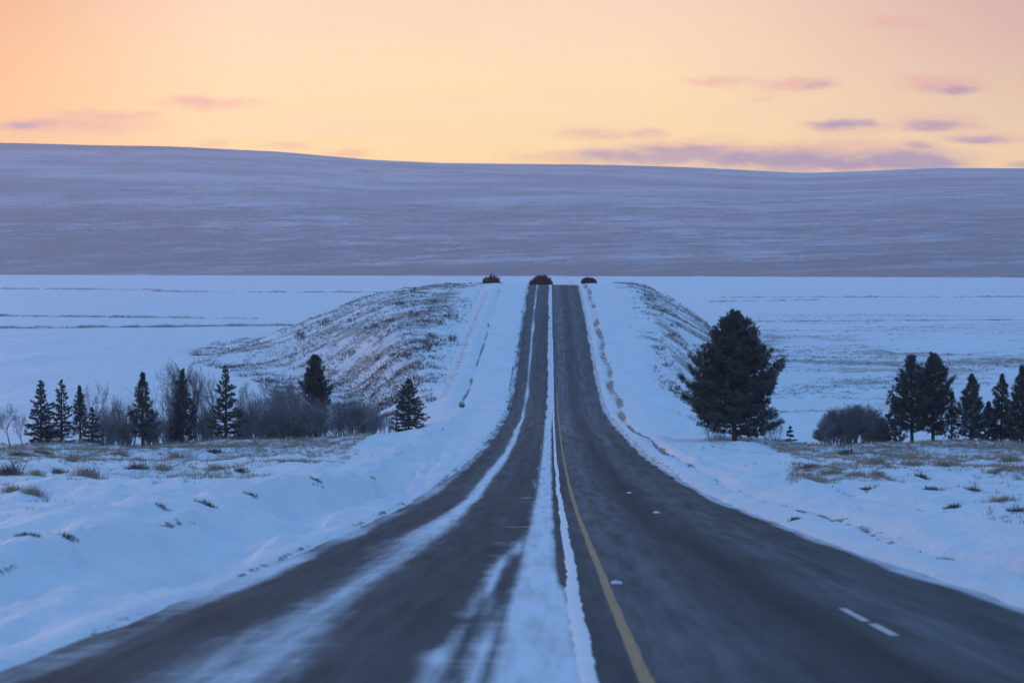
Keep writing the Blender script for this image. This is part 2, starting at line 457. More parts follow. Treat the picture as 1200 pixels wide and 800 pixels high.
# field lip near the trees
lp = sstep(9, 16, aX) * np.exp(-((D - 196) / 30.) ** 2)
scrub = np.maximum(scrub, lp * .58)
scrub = np.maximum(scrub, sstep(8, 14, aX) * sstep(55, 110, D) * (1 - sstep(205, 230, D)) * (.34 + .3 * fbm(X / 9., D / 14., 3, 92)))
# streaks over the far plain
scrub = np.maximum(scrub, sstep(700, 900, D) * (.17 + .55 * np.clip(fbm(X / 420., D / 60., 3, 93), -.3, .5)))
attr(ground, 'scrub', scrub)

# ------------------------------------------------------------------ road
rd = np.concatenate([np.arange(-60, 12, 2.0), 12 * np.exp(np.arange(0, math.log(1000 / 12), .006))])
rx = np.linspace(RL - .35, RR + .35, 110)
RXX, RD = np.meshgrid(rx, rd)
RZ = road_z(RD) - .012 * np.abs(RXX - .6)
road = make_mesh('road', np.stack([RXX + road_ox(RD), RD, RZ], -1), grid_faces(len(rd), len(rx)), M_ROAD, smooth=True)
tag(road, 'two lane asphalt road with packed snow strips', kind='structure')
def band(x, c, w): return np.exp(-(np.abs(x - c) / w) ** 2)
nz = lambda s, sd: vnoise(RD / s, 0 * RD + .5, sd)
cl = -2.75 + .18 * nz(30, 101) + .08 * nz(9, 102)
wl = .34 + .22 * nz(13, 103) - .12 * sstep(120, 260, RD) + .16 * (1 - sstep(24, 40, RD))
wl = wl * (1 + .35 * (1 - sstep(50, 80, RD)))
strip = band(RXX, cl, np.maximum(wl, .07)) * (1 - .30 * (1 - sstep(48, 78, RD))) * (.86 + .5 * nz(22, 104) + .40 * fbm(RXX / .35, RD / 28., 3, 105) - .12 * sstep(300, 420, RD))
lo = -.62 - .36 * (1 - sstep(38, 62, RD)) + .22 * vnoise(RD / 5., 0 * RD, 106) + .10 * vnoise(RD / 1.3, 0 * RD, 107)
hi = .06 + .22 * (1 - sstep(30, 48, RD)) + .05 * nz(4, 108) + .25 * sstep(220, 340, RD)
lo = lo + .28 * sstep(220, 340, RD)
core = np.maximum(lo, -.50)
centre = sstep(core - .18, core + .14, RXX) * (1 - sstep(hi - .05, hi + .08, RXX)) * (.92 + .16 * fbm(RXX / .4, RD / 4., 3, 109))
fringe = sstep(lo - .30, lo + .10, RXX) * (1 - sstep(-.4, -.2, RXX)) * (.46 + .75 * fbm(RXX / .16, RD / 14., 3, 116)) * (1 - .4 * sstep(90, 200, RD))
centre = np.maximum(centre, fringe)
# tongues of drift swept sideways off the centre strip
tong = sstep(.10, .34, vnoise(0 * RXX + .3, RD / 1.7, 110)) * sstep(-1.9, -.7, RXX) * (1 - sstep(-.4, .2, RXX)) * .42 * (1 - sstep(90, 140, RD))
drift2 = sstep(-.02, .35, fbm(RXX / .8, RD / 20., 3, 111)) * np.exp(-((RXX + 2.9) / 1.0) ** 2) * .44 * (1 - sstep(75, 120, RD))
edgeL = sstep(RL + .38, RL - .02, RXX + .16 * fbm(RD / 7., RXX * 0, 3, 112)) * (.55 + .6 * nz(8, 113))
edgeR = sstep(RR - .25, RR + .1, RXX + .2 * fbm(RD / 5., RXX * 0, 3, 114)) * .7
snow = np.clip(np.maximum.reduce([strip, centre, tong, drift2, edgeL, edgeR]), 0, 1.1)
attr(road, 'snow', snow)
frost = .15 + .13 * sstep(80, 300, RD) + .30 * band(RXX, 1.55, .5) + .22 * band(RXX, 4.05, .55) + .18 * band(RXX, -2.75, .9) + .10 * band(RXX, 5.2, .3) - .10 * band(RXX, 2.75, .45)
frost = frost + .14 * fbm(RXX / .6, RD / 40., 3, 115) + .22 * band(RXX, .95, .35)
attr(road, 'frost', np.clip(frost, 0, .9))

def road_strip(name, c, w, d0, d1, mat, label, lift, rag=0.0, height=0.0, seed=0):
    dd = d0 * np.exp(np.arange(0, math.log(d1 / d0) + .004, .004))
    cc = c + rag * (1.4 * vnoise(dd / 9., 0 * dd, seed) + .6 * vnoise(dd / 2., 0 * dd, seed + 1) + .5 * vnoise(dd / .5, 0 * dd, seed + 5))
    ww = np.maximum(w * (1 + (9 * rag) * (vnoise(dd / 3.5, 0 * dd, seed + 2) + .8 * vnoise(dd / .45, 0 * dd, seed + 3))), .02)
    cols = np.linspace(-1, 1, 7 if height else 3)
    xx = cc[:, None] + ww[:, None] / 2 * cols[None, :]
    zz = road_z(dd)[:, None] - .012 * np.abs(xx - .6) + lift + height * (1 - cols[None, :] ** 2) * (.8 + .6 * vnoise(dd / 2.2, 0 * dd, seed + 4))[:, None]
    V = np.stack([xx + road_ox(dd)[:, None], np.broadcast_to(dd[:, None], xx.shape), zz], -1)
    o = make_mesh(name, V, grid_faces(len(dd), len(cols)), mat, smooth=True)
    tag(o, label, kind='structure')
    return o
road_strip('yellow_road_marking', .77, .115, 12, 330, M_YELLOW, 'worn yellow centre line along the road', .006, .02, 0, 201)
road_strip('packed_snow_ridge', .31, .16, 12, 420, M_PACK, 'pale ridge of packed snow beside the yellow line', .003, .04, .022, 211)
road_strip('white_road_marking', 3.52, .11, 29.0, 31.0, M_WHITE, 'worn white dash on the lane edge', .006, .01, 0, 221)
road_strip('white_road_marking', 3.50, .10, 31.5, 34.0, M_WHITE, 'worn white dash on the lane edge, farther piece', .006, .01, 0, 231)

# ------------------------------------------------------------------ hills
rpx = np.array([-4200, -1800, -700, -300, 0, 100, 210, 330, 430, 520, 600, 700, 800, 880, 940, 1010, 1100, 1200, 1500, 2100, 3200, 5400.])
rpy = np.array([235, 215, 180, 168, 167, 170, 172, 178, 187, 191, 192, 193, 196, 200, 203, 201, 197, 198, 205, 195, 215, 240.])
ha = np.linspace(-4000, 5200, 520)              # azimuth in photo pixels
ht = np.linspace(0, 1.12, 150)
HA, HT = np.meshgrid(ha, ht)
foot = np.interp(HA, [-4000, 0, 1200, 5200], [5300, 4950, 3900, 3600])
RDST = 8200.0
HD = foot + (RDST - foot) * np.minimum(HT, 1.0) + np.maximum(HT - 1, 0) * 4200
ridge = (HY - np.interp(HA, rpx, rpy)) / F * RDST + EYE
sh = .62 * np.minimum(HT, 1) + .38 * sstep(0, 1, HT)
HX = (HA - VX) / F * HD
HZ = PLAIN - 1 + (ridge - PLAIN + 1) * sh - np.maximum(HT - 1, 0) ** 1.5 * 420
body = np.sin(np.clip(HT, 0, 1) * math.pi)
HZ = HZ + body * (7 * fbm(HX / 1500., HD / 700., 4, 301) + 0.5 * fbm(HX / 260., HD / 160., 4, 311)) + 1.2 * np.clip(HT * 3, 0, 1) * fbm(HX / 200., HD / 300., 3, 321)
hills = make_mesh('hills', np.stack([HX, HD, HZ], -1), grid_faces(len(ht), len(ha)), M_HILL, smooth=True)
tag(hills, 'long snow dusted grass ridge beyond the plain', kind='structure')

# ------------------------------------------------------------------ plant geometry
def cones(P0, P1, R0, R1, sides=3):
    """tapered prisms between point arrays"""
    P0 = np.asarray(P0, float); P1 = np.asarray(P1, float)
    R0 = np.asarray(R0, float).reshape(-1, 1); R1 = np.asarray(R1, float).reshape(-1, 1)
    ax = P1 - P0; ln = np.linalg.norm(ax, axis=1, keepdims=True) + 1e-9; ax = ax / ln
    ref = np.where(np.abs(ax[:, 2:3]) > .9, np.array([[1., 0, 0]]), np.array([[0, 0, 1.]]))
    e1 = np.cross(ax, ref); e1 /= np.linalg.norm(e1, axis=1, keepdims=True) + 1e-9
    e2 = np.cross(ax, e1)
    n = len(P0); V = np.zeros((n, 2 * sides, 3))
    for k in range(sides):
        a = 2 * math.pi * k / sides
        w = math.cos(a) * e1 + math.sin(a) * e2
        V[:, k] = P0 + w * R0; V[:, sides + k] = P1 + w * R1
    b = (np.arange(n) * 2 * sides)[:, None]
    Fc = []
    for k in range(sides):
        k2 = (k + 1) % sides
        Fc.append(np.concatenate([b + k, b + k2, b + sides + k2, b + sides + k], 1))
    return V.reshape(-1, 3), np.stack(Fc, 1).reshape(-1, 4)

def conifer(name, px, ytop, d, halfw, seed, label, cat='tree', kind='pine', dens=1.0, clear=.10, ybot=None, lean=0.0, shape='cone', group=None):
    rng = np.random.default_rng(seed)
    x = (px - VX) / F * d
    zb = float(ground_z(x, d)) - .08
    ztop = EYE - (ytop - HY) / F * d
    H = ztop - zb
    R = halfw / F * d
    root = empty(name, x, d, zb)
    tag(root, label, cat, group)
    # trunk with a slight sway
    nt = 9
    tz = np.linspace(0, H * .985, nt)
    sway = np.cumsum(rng.normal(0, .012 * H / nt * 2, (nt, 2)), 0); sway[0] = 0
    sway[:, 0] += lean * tz
    tr = np.maximum(.020 * H * (1 - tz / H) ** .85, .012) + .012
    TP = np.stack([sway[:, 0], sway[:, 1], tz], 1)
    def trunk_at(z): return np.stack([np.interp(z, tz, TP[:, 0]), np.interp(z, tz, TP[:, 1]), z], -1)
    segs = [(TP[:-1], TP[1:], tr[:-1], tr[1:])]
    nb = int((36 + 21 * H) * dens)
    t = clear + (1 - clear) * (np.linspace(0, 1, nb) ** .92)
    t = np.clip(t + rng.normal(0, .006, nb), clear, .985)
    if kind == 'spruce':                       # branches gathered in whorls, gaps between them
        step = .30 / H; t = np.clip(np.round(t / step) * step + rng.normal(0, .020, nb), clear, .99)
    az = np.arange(nb) * 2.399 + rng.normal(0, .5, nb)
    s = (t - clear) / (1 - clear)
    if shape == 'cone':   prof = np.clip(1 - s, 0, 1) ** .85 * (.70 + .30 * sstep(0, .22, s))
    elif shape == 'big': prof = np.interp(t, [0, .1, .2, .30, .40, .5, .6, .7, .8, .9, .96, 1], [.70, .84, .96, 1.0, .93, .81, .67, .53, .38, .21, .10, .03])
    elif shape == 'round': prof = np.clip(1 - s ** 2.0, 0, 1) ** .70 * (.62 + .38 * sstep(0, .30, s)) * (1 - .18 * s)
    else:                 prof = np.clip(1 - s ** 1.5, 0, 1) ** .9 * (.45 + .55 * sstep(0, .45, s))
    L = R * prof * (rng.uniform(.74, 1.17, nb) if shape == 'big' else rng.uniform(.52, 1.25, nb)) + .05 * R
    lump = 1 + (.10 if shape == 'big' else .24) * np.sin(az * 2 + rng.uniform(0, 6)) * np.sin(t * 17 + rng.uniform(0, 6))
    L = L * lump
    if kind == 'spruce': up0, up1 = -.10 + .6 * s, .10 + .5 * s
    else:                up0, up1 = .05 + .75 * s, .50 + .75 * s
    tips_dir = []; needles_p = []; needles_d = []; needles_l = []
    B0 = trunk_at(t * H)
    dirh = np.stack([np.cos(az), np.sin(az), np.zeros(nb)], 1)
    tl = (.34 if kind == 'pine' else .23) * (H / 5.0) ** .35
    for i in range(nb):
        p0 = B0[i]; Li = L[i]
        d0 = dirh[i] + np.array([0, 0, up0[i] + rng.normal(0, .12)]); d0 /= np.linalg.norm(d0)
        d1 = dirh[i] + np.array([0, 0, up1[i] + rng.normal(0, .15)]); d1 /= np.linalg.norm(d1)
        pm = p0 + d0 * Li * .55
        if kind == 'spruce': pm[2] -= .05 * Li
        p1 = pm + d1 * Li * .45
        br = max(.010, .010 + .011 * Li)
        segs.append((np.array([p0, pm]), np.array([pm, p1]), np.array([br, br * .7]), np.array([br * .7, br * .3])))
        # side shoots carry the needle tufts
        ns = max(2, int(Li / (.21 if kind == 'pine' else .15) * (.9 + .2 * min(dens, 1.3))))
        q = rng.uniform(.22, 1.0, ns) ** .75; q[0] = 1.0
        base = np.where((q < .55)[:, None], p0 + (pm - p0) * (q / .55)[:, None], pm + (p1 - pm) * ((q - .55) / .45)[:, None])
        side = np.cross(d0, [0, 0, 1]); side /= np.linalg.norm(side) + 1e-9
        w = rng.uniform(-1, 1, ns) * .36 * Li * (1.05 - q * .75)
        tp = base + side * w[:, None] + np.array([0, 0, 1]) * (rng.uniform(-.02, .12, ns) * (1 if kind == 'pine' else -.3))[:, None] + d0 * np.abs(w)[:, None] * .4
        sdv = tp - base; k = np.linalg.norm(sdv, axis=1) > .05
        if k.any(): segs.append((base[k], tp[k], np.full(k.sum(), .008), np.full(k.sum(), .004)))
        dv = d1 * .8 + side * np.sign(w)[:, None] * .45 + np.array([0, 0, .55 if kind == 'pine' else .05])
        needles_p.append(tp); needles_d.append(dv + rng.normal(0, .15, dv.shape)); needles_l.append(np.full(ns, tl) * rng.uniform(.7, 1.15, ns) * (.45 + .55 * min(1, Li / R * 2.2)))
    # leader
    needles_p.append(trunk_at(np.array([H * .93, H * .96, H * .985]))); needles_d.append(np.array([[0, 0, 1.]] * 3)); needles_l.append(np.full(3, tl * .40))
    NP = np.concatenate(needles_p); ND = np.concatenate(needles_d); NL = np.concatenate(needles_l)
    ND /= np.linalg.norm(ND, axis=1, keepdims=True)
    nn = 20 if kind == 'pine' else 16
    n = len(NP)
    jit = rng.normal(0, 1, (n, nn, 3)); jit /= np.linalg.norm(jit, axis=2, keepdims=True)
    dirs = ND[:, None, :] * (.75 if kind == 'pine' else .9) + jit * .85
    dirs /= np.linalg.norm(dirs, axis=2, keepdims=True)
    st_ = NP[:, None, :] - ND[:, None, :] * NL[:, None, None] * rng.uniform(0, .7, (n, nn, 1))
    ln = NL[:, None, None] * rng.uniform(.55, 1.0, (n, nn, 1))
    sd = np.cross(dirs, rng.normal(0, 1, (n, nn, 3))); sd /= np.linalg.norm(sd, axis=2, keepdims=True) + 1e-9
    wd_ = .020 * (H / 5) ** .3 * (1.0 if kind == 'pine' else .95)
    mid = st_ + dirs * ln * .45
    a = st_; b1_ = mid + sd * wd_; c1_ = st_ + dirs * ln; b2_ = mid - sd * wd_
    V = np.stack([a, b1_, c1_, b2_], 2).reshape(-1, 3)
    Fq = np.arange(len(V)).reshape(-1, 4)
    Vt, Ft = cones(*[np.concatenate([sg[k] for sg in segs]) for k in range(4)], sides=5 if H > 7 else 4)
    make_mesh('trunk', Vt, Ft, M_BARK, root)
    make_mesh('crown', V, Fq, M_NEEDLE if kind == 'pine' else M_SPRUCE, root)
    return root

def grow(rng, p, dv, L, r, depth, out, spread, up, nch, kink=.16, lowk=.3):
    """a limb of three bent pieces that divides again"""
    pts = [p]
    for k in range(3):
        dv = dv + rng.normal(0, kink, 3) + np.array([0, 0, up * .3]); dv /= np.linalg.norm(dv)
        pts.append(pts[-1] + dv * L / 3)
    for k in range(3):
        out.append((pts[k], pts[k + 1], r * (1 - .22 * k), r * (1 - .22 * (k + 1)), depth))
    if depth == 0: return
    for c in range(nch):
        k = rng.uniform(lowk, 1.0) if c < nch - 1 else 1.0
        i = min(2, int(k * 3)); f = k * 3 - i
        q = pts[i] + (pts[i + 1] - pts[i]) * f
        a = rng.normal(0, 1, 3); a -= dv * a.dot(dv); a /= np.linalg.norm(a) + 1e-9
        nd = dv * math.cos(spread) + a * math.sin(spread) * rng.uniform(.6, 1.2); nd /= np.linalg.norm(nd)
        grow(rng, q, nd, L * rng.uniform(.55, .82), max(r * .52, .0058), depth - 1, out, spread, up, nch, kink, lowk)

def bare_plant(name, px, ytop, d, halfw, seed, label, cat, stems=1, depth=5, nch=3, spread=.5, up=None, mat=None, flat=1.0, thin=1.0, group=None, fan=.35, base_w=.70, stem_x=2.2, hull=0):
    rng = np.random.default_rng(seed)
    if up is None: up = .10 if stems == 1 else .25
    x = (px - VX) / F * d
    zb = float(ground_z(x, d)) - .05
    H = EYE - (ytop - HY) / F * d - zb
    R = halfw / F * d * (1.3 if stems == 1 else 1.0)
    if stems > 5: stems = int(stems * stem_x)
    out = []
    for s in range(stems):
        a = rng.uniform(0, 2 * math.pi); q = math.sqrt(rng.uniform(0, 1)); rr = q * R * base_w if stems > 1 else 0
        base = np.array([math.cos(a) * rr, math.sin(a) * rr * .8, 0])
        tilt = fan * q * rng.uniform(.6, 1.3) if stems > 1 else 0
        dv = np.array([math.cos(a) * tilt, math.sin(a) * tilt, 1.0]) + rng.normal(0, .06, 3); dv /= np.linalg.norm(dv)
        r0 = (.020 * H if stems == 1 else .010 * H) * thin
        grow(rng, base, dv, H * (.40 if stems == 1 else rng.uniform(.34, .48) * (1.06 * math.sqrt(max(.08, 1 - .9 * q * q)) + .04)), r0, depth, out, spread, up, nch, lowk=.3 if stems == 1 else .12)
    P0 = np.array([o[0] for o in out]); P1 = np.array([o[1] for o in out])
    R0 = np.array([o[2] for o in out]); R1 = np.array([o[3] for o in out]); dp = np.array([o[4] for o in out])
    # fit the grown plant to its real height and spread
    zmax = np.percentile(P1[:, 2], 99.6); xm = np.percentile(np.abs(P1[:, 0]), 98)
    sz, sxy = H / zmax, R / xm
    if stems == 1: sxy = max(sxy, .95)
    for A in (P0, P1):
        low = np.clip(A[:, 2] / zmax, 0, 1)
        k = (sxy if stems > 1 else (1 + (sxy - 1) * np.clip(low * 2.2, 0, 1)))
        A[:, 0] *= k; A[:, 1] *= k; A[:, 2] *= sz
        A[:, 2] = np.maximum(A[:, 2], -.05)
        if stems == 1:
            e_ = np.sqrt(np.clip(1 - ((A[:, 2] / H - .60) / .44) ** 2, .02, 1)) * R * 1.12
            r_ = np.hypot(A[:, 0], A[:, 1]) + 1e-6
            f_ = np.where(A[:, 2] > .25 * H, e_ * np.tanh(r_ / e_) / r_, 1)
            A[:, 0] *= f_; A[:, 1] *= f_
    if hull:
        for A in (P0, P1):
            q = (np.abs(A[:, 0] / R) ** 2.6 + np.abs(A[:, 1] / R) ** 2.6 + (np.maximum(A[:, 2], 0) / H) ** 2.6) ** (1 / 2.6) * (1 + .12 * A[:, 0] / R * math.sin(seed * 2.0))
            lim = hull + (1 - hull) * (.5 + .5 * np.sin(A[:, 0] / R * 9 + seed) * np.sin(A[:, 1] / R * 8))
            A *= np.minimum(1, lim * rng.uniform(.86, 1.10, len(q)) / np.maximum(q, 1e-6))[:, None]
    if stems > 1:                              # a shrub is one many stemmed mesh
        V, Fc = cones(P0, P1, R0, R1, 3)
        o = make_mesh(name, V, Fc, mat or M_TWIG); o.location = (x, d, zb)
        return tag(o, label, cat, group)
    root = empty(name, x, d, zb)
    tag(root, label, cat, group)
    thick = dp >= depth - (1 if stems == 1 else 0)
    for nm_, k, sd in (('trunk', thick, 4), ('crown', ~thick, 3)):
        V, Fc = cones(P0[k], P1[k], R0[k], R1[k], sd)
        make_mesh(nm_, V, Fc, mat or M_TWIG, root)
    return root

def blades(P, n, hgt, spread, rng, width=.012, lean=.35):
    """n bent grass blades at each point in P; hgt, spread per point"""
    m = len(P)
    hgt = np.asarray(hgt).reshape(-1, 1, 1); spread = np.asarray(spread).reshape(-1, 1, 1)
    a = rng.uniform(0, 2 * math.pi, (m, n, 1)); rr = np.sqrt(rng.uniform(0, 1, (m, n, 1))) * spread
    base = P[:, None, :] + np.concatenate([np.cos(a) * rr, np.sin(a) * rr, np.zeros_like(a)], 2)
    h = hgt * rng.uniform(.45, 1.0, (m, n, 1)) * (1.05 - .45 * rr / (spread + 1e-6))
    b = a + rng.normal(0, .8, a.shape)
    out = np.concatenate([np.cos(b), np.sin(b), np.zeros_like(b)], 2) * h * lean * rng.uniform(.2, 1.3, (m, n, 1))
    tip = base + out + np.concatenate([0 * h, 0 * h, h], 2)
    mid = base + out * .38 + np.concatenate([0 * h, 0 * h, h * .55], 2)
    c = rng.uniform(0, 2 * math.pi, (m, n, 1))
    sd = np.concatenate([np.cos(c), np.sin(c), np.zeros_like(c)], 2)
    w = width * rng.uniform(.6, 1.3, (m, n, 1))
    V = np.stack([base - sd * w, base + sd * w, mid + sd * w * .8, tip, mid - sd * w * .8], 2)
    k = (np.arange(m * n) * 5)[:, None]
    return V.reshape(-1, 3), np.concatenate([k, k + 1, k + 2, k + 3, k + 4], 1)

# ------------------------------------------------------------------ trees, left row
conifer('spruce_tree', 46, 446, 206, 20, 1, 'narrow dark spruce with a pointed top, leftmost of the row', kind='spruce', clear=.03, dens=1.25)
conifer('spruce_tree', 70, 445, 207, 19, 2, 'slim spruce with ragged open sides right next to the leftmost spruce', kind='spruce', clear=.05, dens=.9)
conifer('pine_tree', 92, 454, 210, 13, 3, 'short thin pine between the two narrow spruces and the bare thicket', kind='pine', clear=.1, dens=.75, shape='cone')
conifer('spruce_tree', 107, 478, 205, 14, 4, 'low squat spruce at the left end of the bare thicket', kind='spruce', clear=.02, dens=1.2)
conifer('pine_tree', 166, 438, 206, 19, 5, 'open airy pine with a visible trunk between bare trees', kind='pine', clear=.12, dens=.8, shape='cone')
conifer('pine_tree', 213, 434, 207, 19, 6, 'blunt topped pine beside the tallest bare tree', kind='pine', clear=.04, dens=.9, shape='cone')
conifer('spruce_tree', 264, 429, 205, 22, 7, 'tallest broad conifer of the left row, with gappy right side', kind='spruce', clear=.04, dens=1.15)
conifer('pine_tree', 370, 418, 214, 20, 8, 'round headed pine rising out of the dark thicket', kind='pine', clear=.28, dens=1.1, shape='round')
conifer('spruce_tree', 479, 444, 236, 24, 9, 'dense stocky conifer on the slope nearest the road, left side', kind='spruce', clear=.02, dens=1.7)
# bare trees and thickets, left
bare_plant('bare_tree', 10, 473, 208, 12, 21, 'small bare tree at the left edge of the picture', 'tree', depth=5, nch=4, spread=.78)
bare_plant('bare_tree', 24, 484, 212, 9, 22, 'low bare sapling beside the leftmost spruce', 'tree', depth=4, nch=4, spread=.78)
bare_plant('bare_tree', 108, 450, 213, 12, 23, 'slender bare tree behind the low squat spruce', 'tree', depth=5, nch=4, spread=.78, mat=M_PALE)
bare_plant('bare_tree', 126, 452, 209, 14, 24, 'pale bare tree in the middle of the left thicket', 'tree', depth=5, nch=4, spread=.78, mat=M_PALE)
bare_plant('bare_tree', 143, 458, 212, 13, 25, 'bare tree just left of the open airy pine', 'tree', depth=5, nch=4, spread=.78)
bare_plant('bare_tree', 195, 425, 209, 17, 26, 'tallest bare tree with a rounded crown of fine twigs', 'tree', depth=5, nch=5, spread=.78)
bare_plant('bare_tree', 228, 428, 211, 16, 27, 'bare tree with a spreading crown right of the blunt topped pine', 'tree', depth=5, nch=5, spread=.78, mat=M_PALE)
bare_plant('bare_tree', 246, 436, 214, 13, 28, 'thin bare tree touching the tallest broad conifer', 'tree', depth=5, nch=4, spread=.78, mat=M_PALE)
bare_plant('bare_tree', 293, 448, 210, 13, 29, 'bare tree just right of the tallest broad conifer', 'tree', depth=5, nch=4, spread=.78)
bare_plant('bare_tree', 312, 442, 213, 17, 30, 'bare many branched tree left of the round headed pine', 'tree', depth=5, nch=5, spread=.78)
bare_plant('bare_tree', 338, 446, 210, 16, 31, 'bushy bare tree touching the round headed pine', 'tree', depth=5, nch=5, spread=.78)
bare_plant('bare_shrub', 120, 480, 206, 18, 32, 'brown bare thicket at the foot of the pale bare tree', 'shrub', stems=14, depth=3, nch=4)
bare_plant('bare_shrub', 148, 477, 207, 17, 33, 'brown bare thicket left of the airy pine trunk', 'shrub', stems=14, depth=3, nch=4)
bare_plant('bare_shrub', 188, 480, 207, 19, 34, 'bare thicket under the tallest bare tree', 'shrub', stems=14, depth=3, nch=4)
bare_plant('bare_shrub', 230, 486, 208, 17, 35, 'low bare thicket between the blunt pine and the tallest conifer', 'shrub', stems=12, depth=3, nch=4)
bare_plant('bare_shrub', 300, 464, 206, 21, 36, 'dark bare thicket right of the tallest conifer', 'shrub', stems=20, depth=3, nch=5)
bare_plant('bare_shrub', 332, 460, 207, 24, 37, 'dense dark thicket left of the round headed pine trunk', 'shrub', stems=26, depth=3, nch=5)
bare_plant('bare_shrub', 368, 468, 207, 24, 38, 'dense dark thicket hiding the trunk of the round headed pine', 'shrub', stems=28, depth=3, nch=5)
bare_plant('bare_shrub', 411, 464, 212, 27, 39, 'broad rounded bare thicket right of the round headed pine', 'shrub', stems=28, depth=3, nch=5)
bare_plant('bare_shrub', 446, 480, 222, 16, 40, 'small sparse thicket just left of the dense stocky conifer', 'shrub', stems=12, depth=3, nch=4)

for k_, (px_, yt_, d_, hw_, lab_) in enumerate([
        (58, 494, 209, 16, 'low grey brush between the two narrow spruces'),
        (134, 468, 212, 19, 'tall pale brush behind the pale bare tree'),
        (176, 470, 212, 15, 'brush between the airy pine and the tallest bare tree'),
        (205, 462, 213, 15, 'tall brush behind the blunt topped pine'),
        (243, 468, 213, 16, 'tall pale brush left of the tallest broad conifer'),
        (281, 470, 213, 12, 'brush filling the gap right of the tallest broad conifer'),
        (352, 455, 212, 20, 'tallest dark brush beside the round headed pine'),
        (430, 470, 217, 16, 'brush on the rising bank left of the small sparse thicket')]):
    bare_plant('bare_shrub', px_, yt_, d_, hw_, 80 + k_, lab_, 'shrub', stems=14, depth=3, nch=5, mat=M_PALE if k_ in (1, 4) else M_TWIG)
# ------------------------------------------------------------------ trees, right
conifer('pine_tree', 861, 367, 203, 59, 51, 'large dark dense pine standing alone beside the road', kind='pine', clear=.05, dens=1.3, shape='big')
bare_plant('bare_shrub', 836, 484, 201, 14, 52, 'leaning bare stems at the left foot of the large pine', 'shrub', stems=6, depth=3, nch=3)
bare_plant('bare_shrub', 905, 484, 206, 14, 53, 'pale bare sapling clump at the right foot of the large pine', 'shrub', stems=6, depth=4, nch=3, mat=M_PALE)
conifer('spruce_tree', 926, 498, 206, 6.5, 54, 'tiny pointed spruce between the large pine and the round bush', kind='spruce', clear=.03, dens=1.3)
bare_plant('bare_shrub', 1000, 471, 209, 45, 55, 'big round dome of bare brown twigs left of the right hand pines', 'shrub', stems=70, depth=3, nch=6, fan=.40, base_w=.86, stem_x=1.9, hull=.80)
bare_plant('bare_tree', 966, 484, 203, 13, 56, 'little bare tree in front of the big round bush', 'tree', depth=4, nch=4, spread=.78)
conifer('pine_tree', 1049, 470, 206, 18, 57, 'short bushy pine at the left foot of the twin pines', kind='pine', clear=.05, dens=1.1)
conifer('pine_tree', 1069, 418, 207, 27, 58, 'left stem of the twin tall pines with knobbly open crown', kind='pine', clear=.14, dens=1.0, shape='round')
conifer('pine_tree', 1093, 416, 208, 28, 59, 'right stem of the twin tall pines, the taller of the two', kind='pine', clear=.10, dens=1.2, shape='round')
conifer('pine_tree', 1115, 460, 211, 16, 60, 'thin ragged pine between the twin pines and the next pine', kind='pine', clear=.05, dens=.6)
conifer('pine_tree', 1138, 440, 206, 23, 61, 'separate cone shaped pine right of the twin pines', kind='pine', clear=.05, dens=1.25)
conifer('pine_tree', 1158, 472, 208, 17, 62, 'low dark pine filling the gap right of the cone shaped pine', kind='pine', clear=.03, dens=1.2)
conifer('pine_tree', 1173, 440, 209, 20, 63, 'tall slim pine second from the right edge', kind='pine', clear=.05, dens=1.0, shape='cone')
conifer('pine_tree', 1198, 430, 207, 26, 64, 'tall dense pine cut by the right edge of the picture', kind='pine', clear=.04, dens=1.4)

# ------------------------------------------------------------------ russet bushes behind the crest
def dome_bush(px, ytop, d, halfw, seed, label):
    return bare_plant('russet_bush', px, ytop, d, halfw, seed, label, 'bush', stems=46, depth=3, nch=6, fan=.5, mat=M_RUST, thin=6, base_w=.85, stem_x=1.3, hull=.86)
dome_bush(576, 322, 690, 15.5, 71, 'dark russet dome shaped bush on the crest left of the road')
dome_bush(633, 321.5, 700, 15, 72, 'dark russet dome shaped bush behind the top of the left lane')
dome_bush(691, 324.5, 628, 9.5, 73, 'smallest dark russet bush on the crest right of the road')

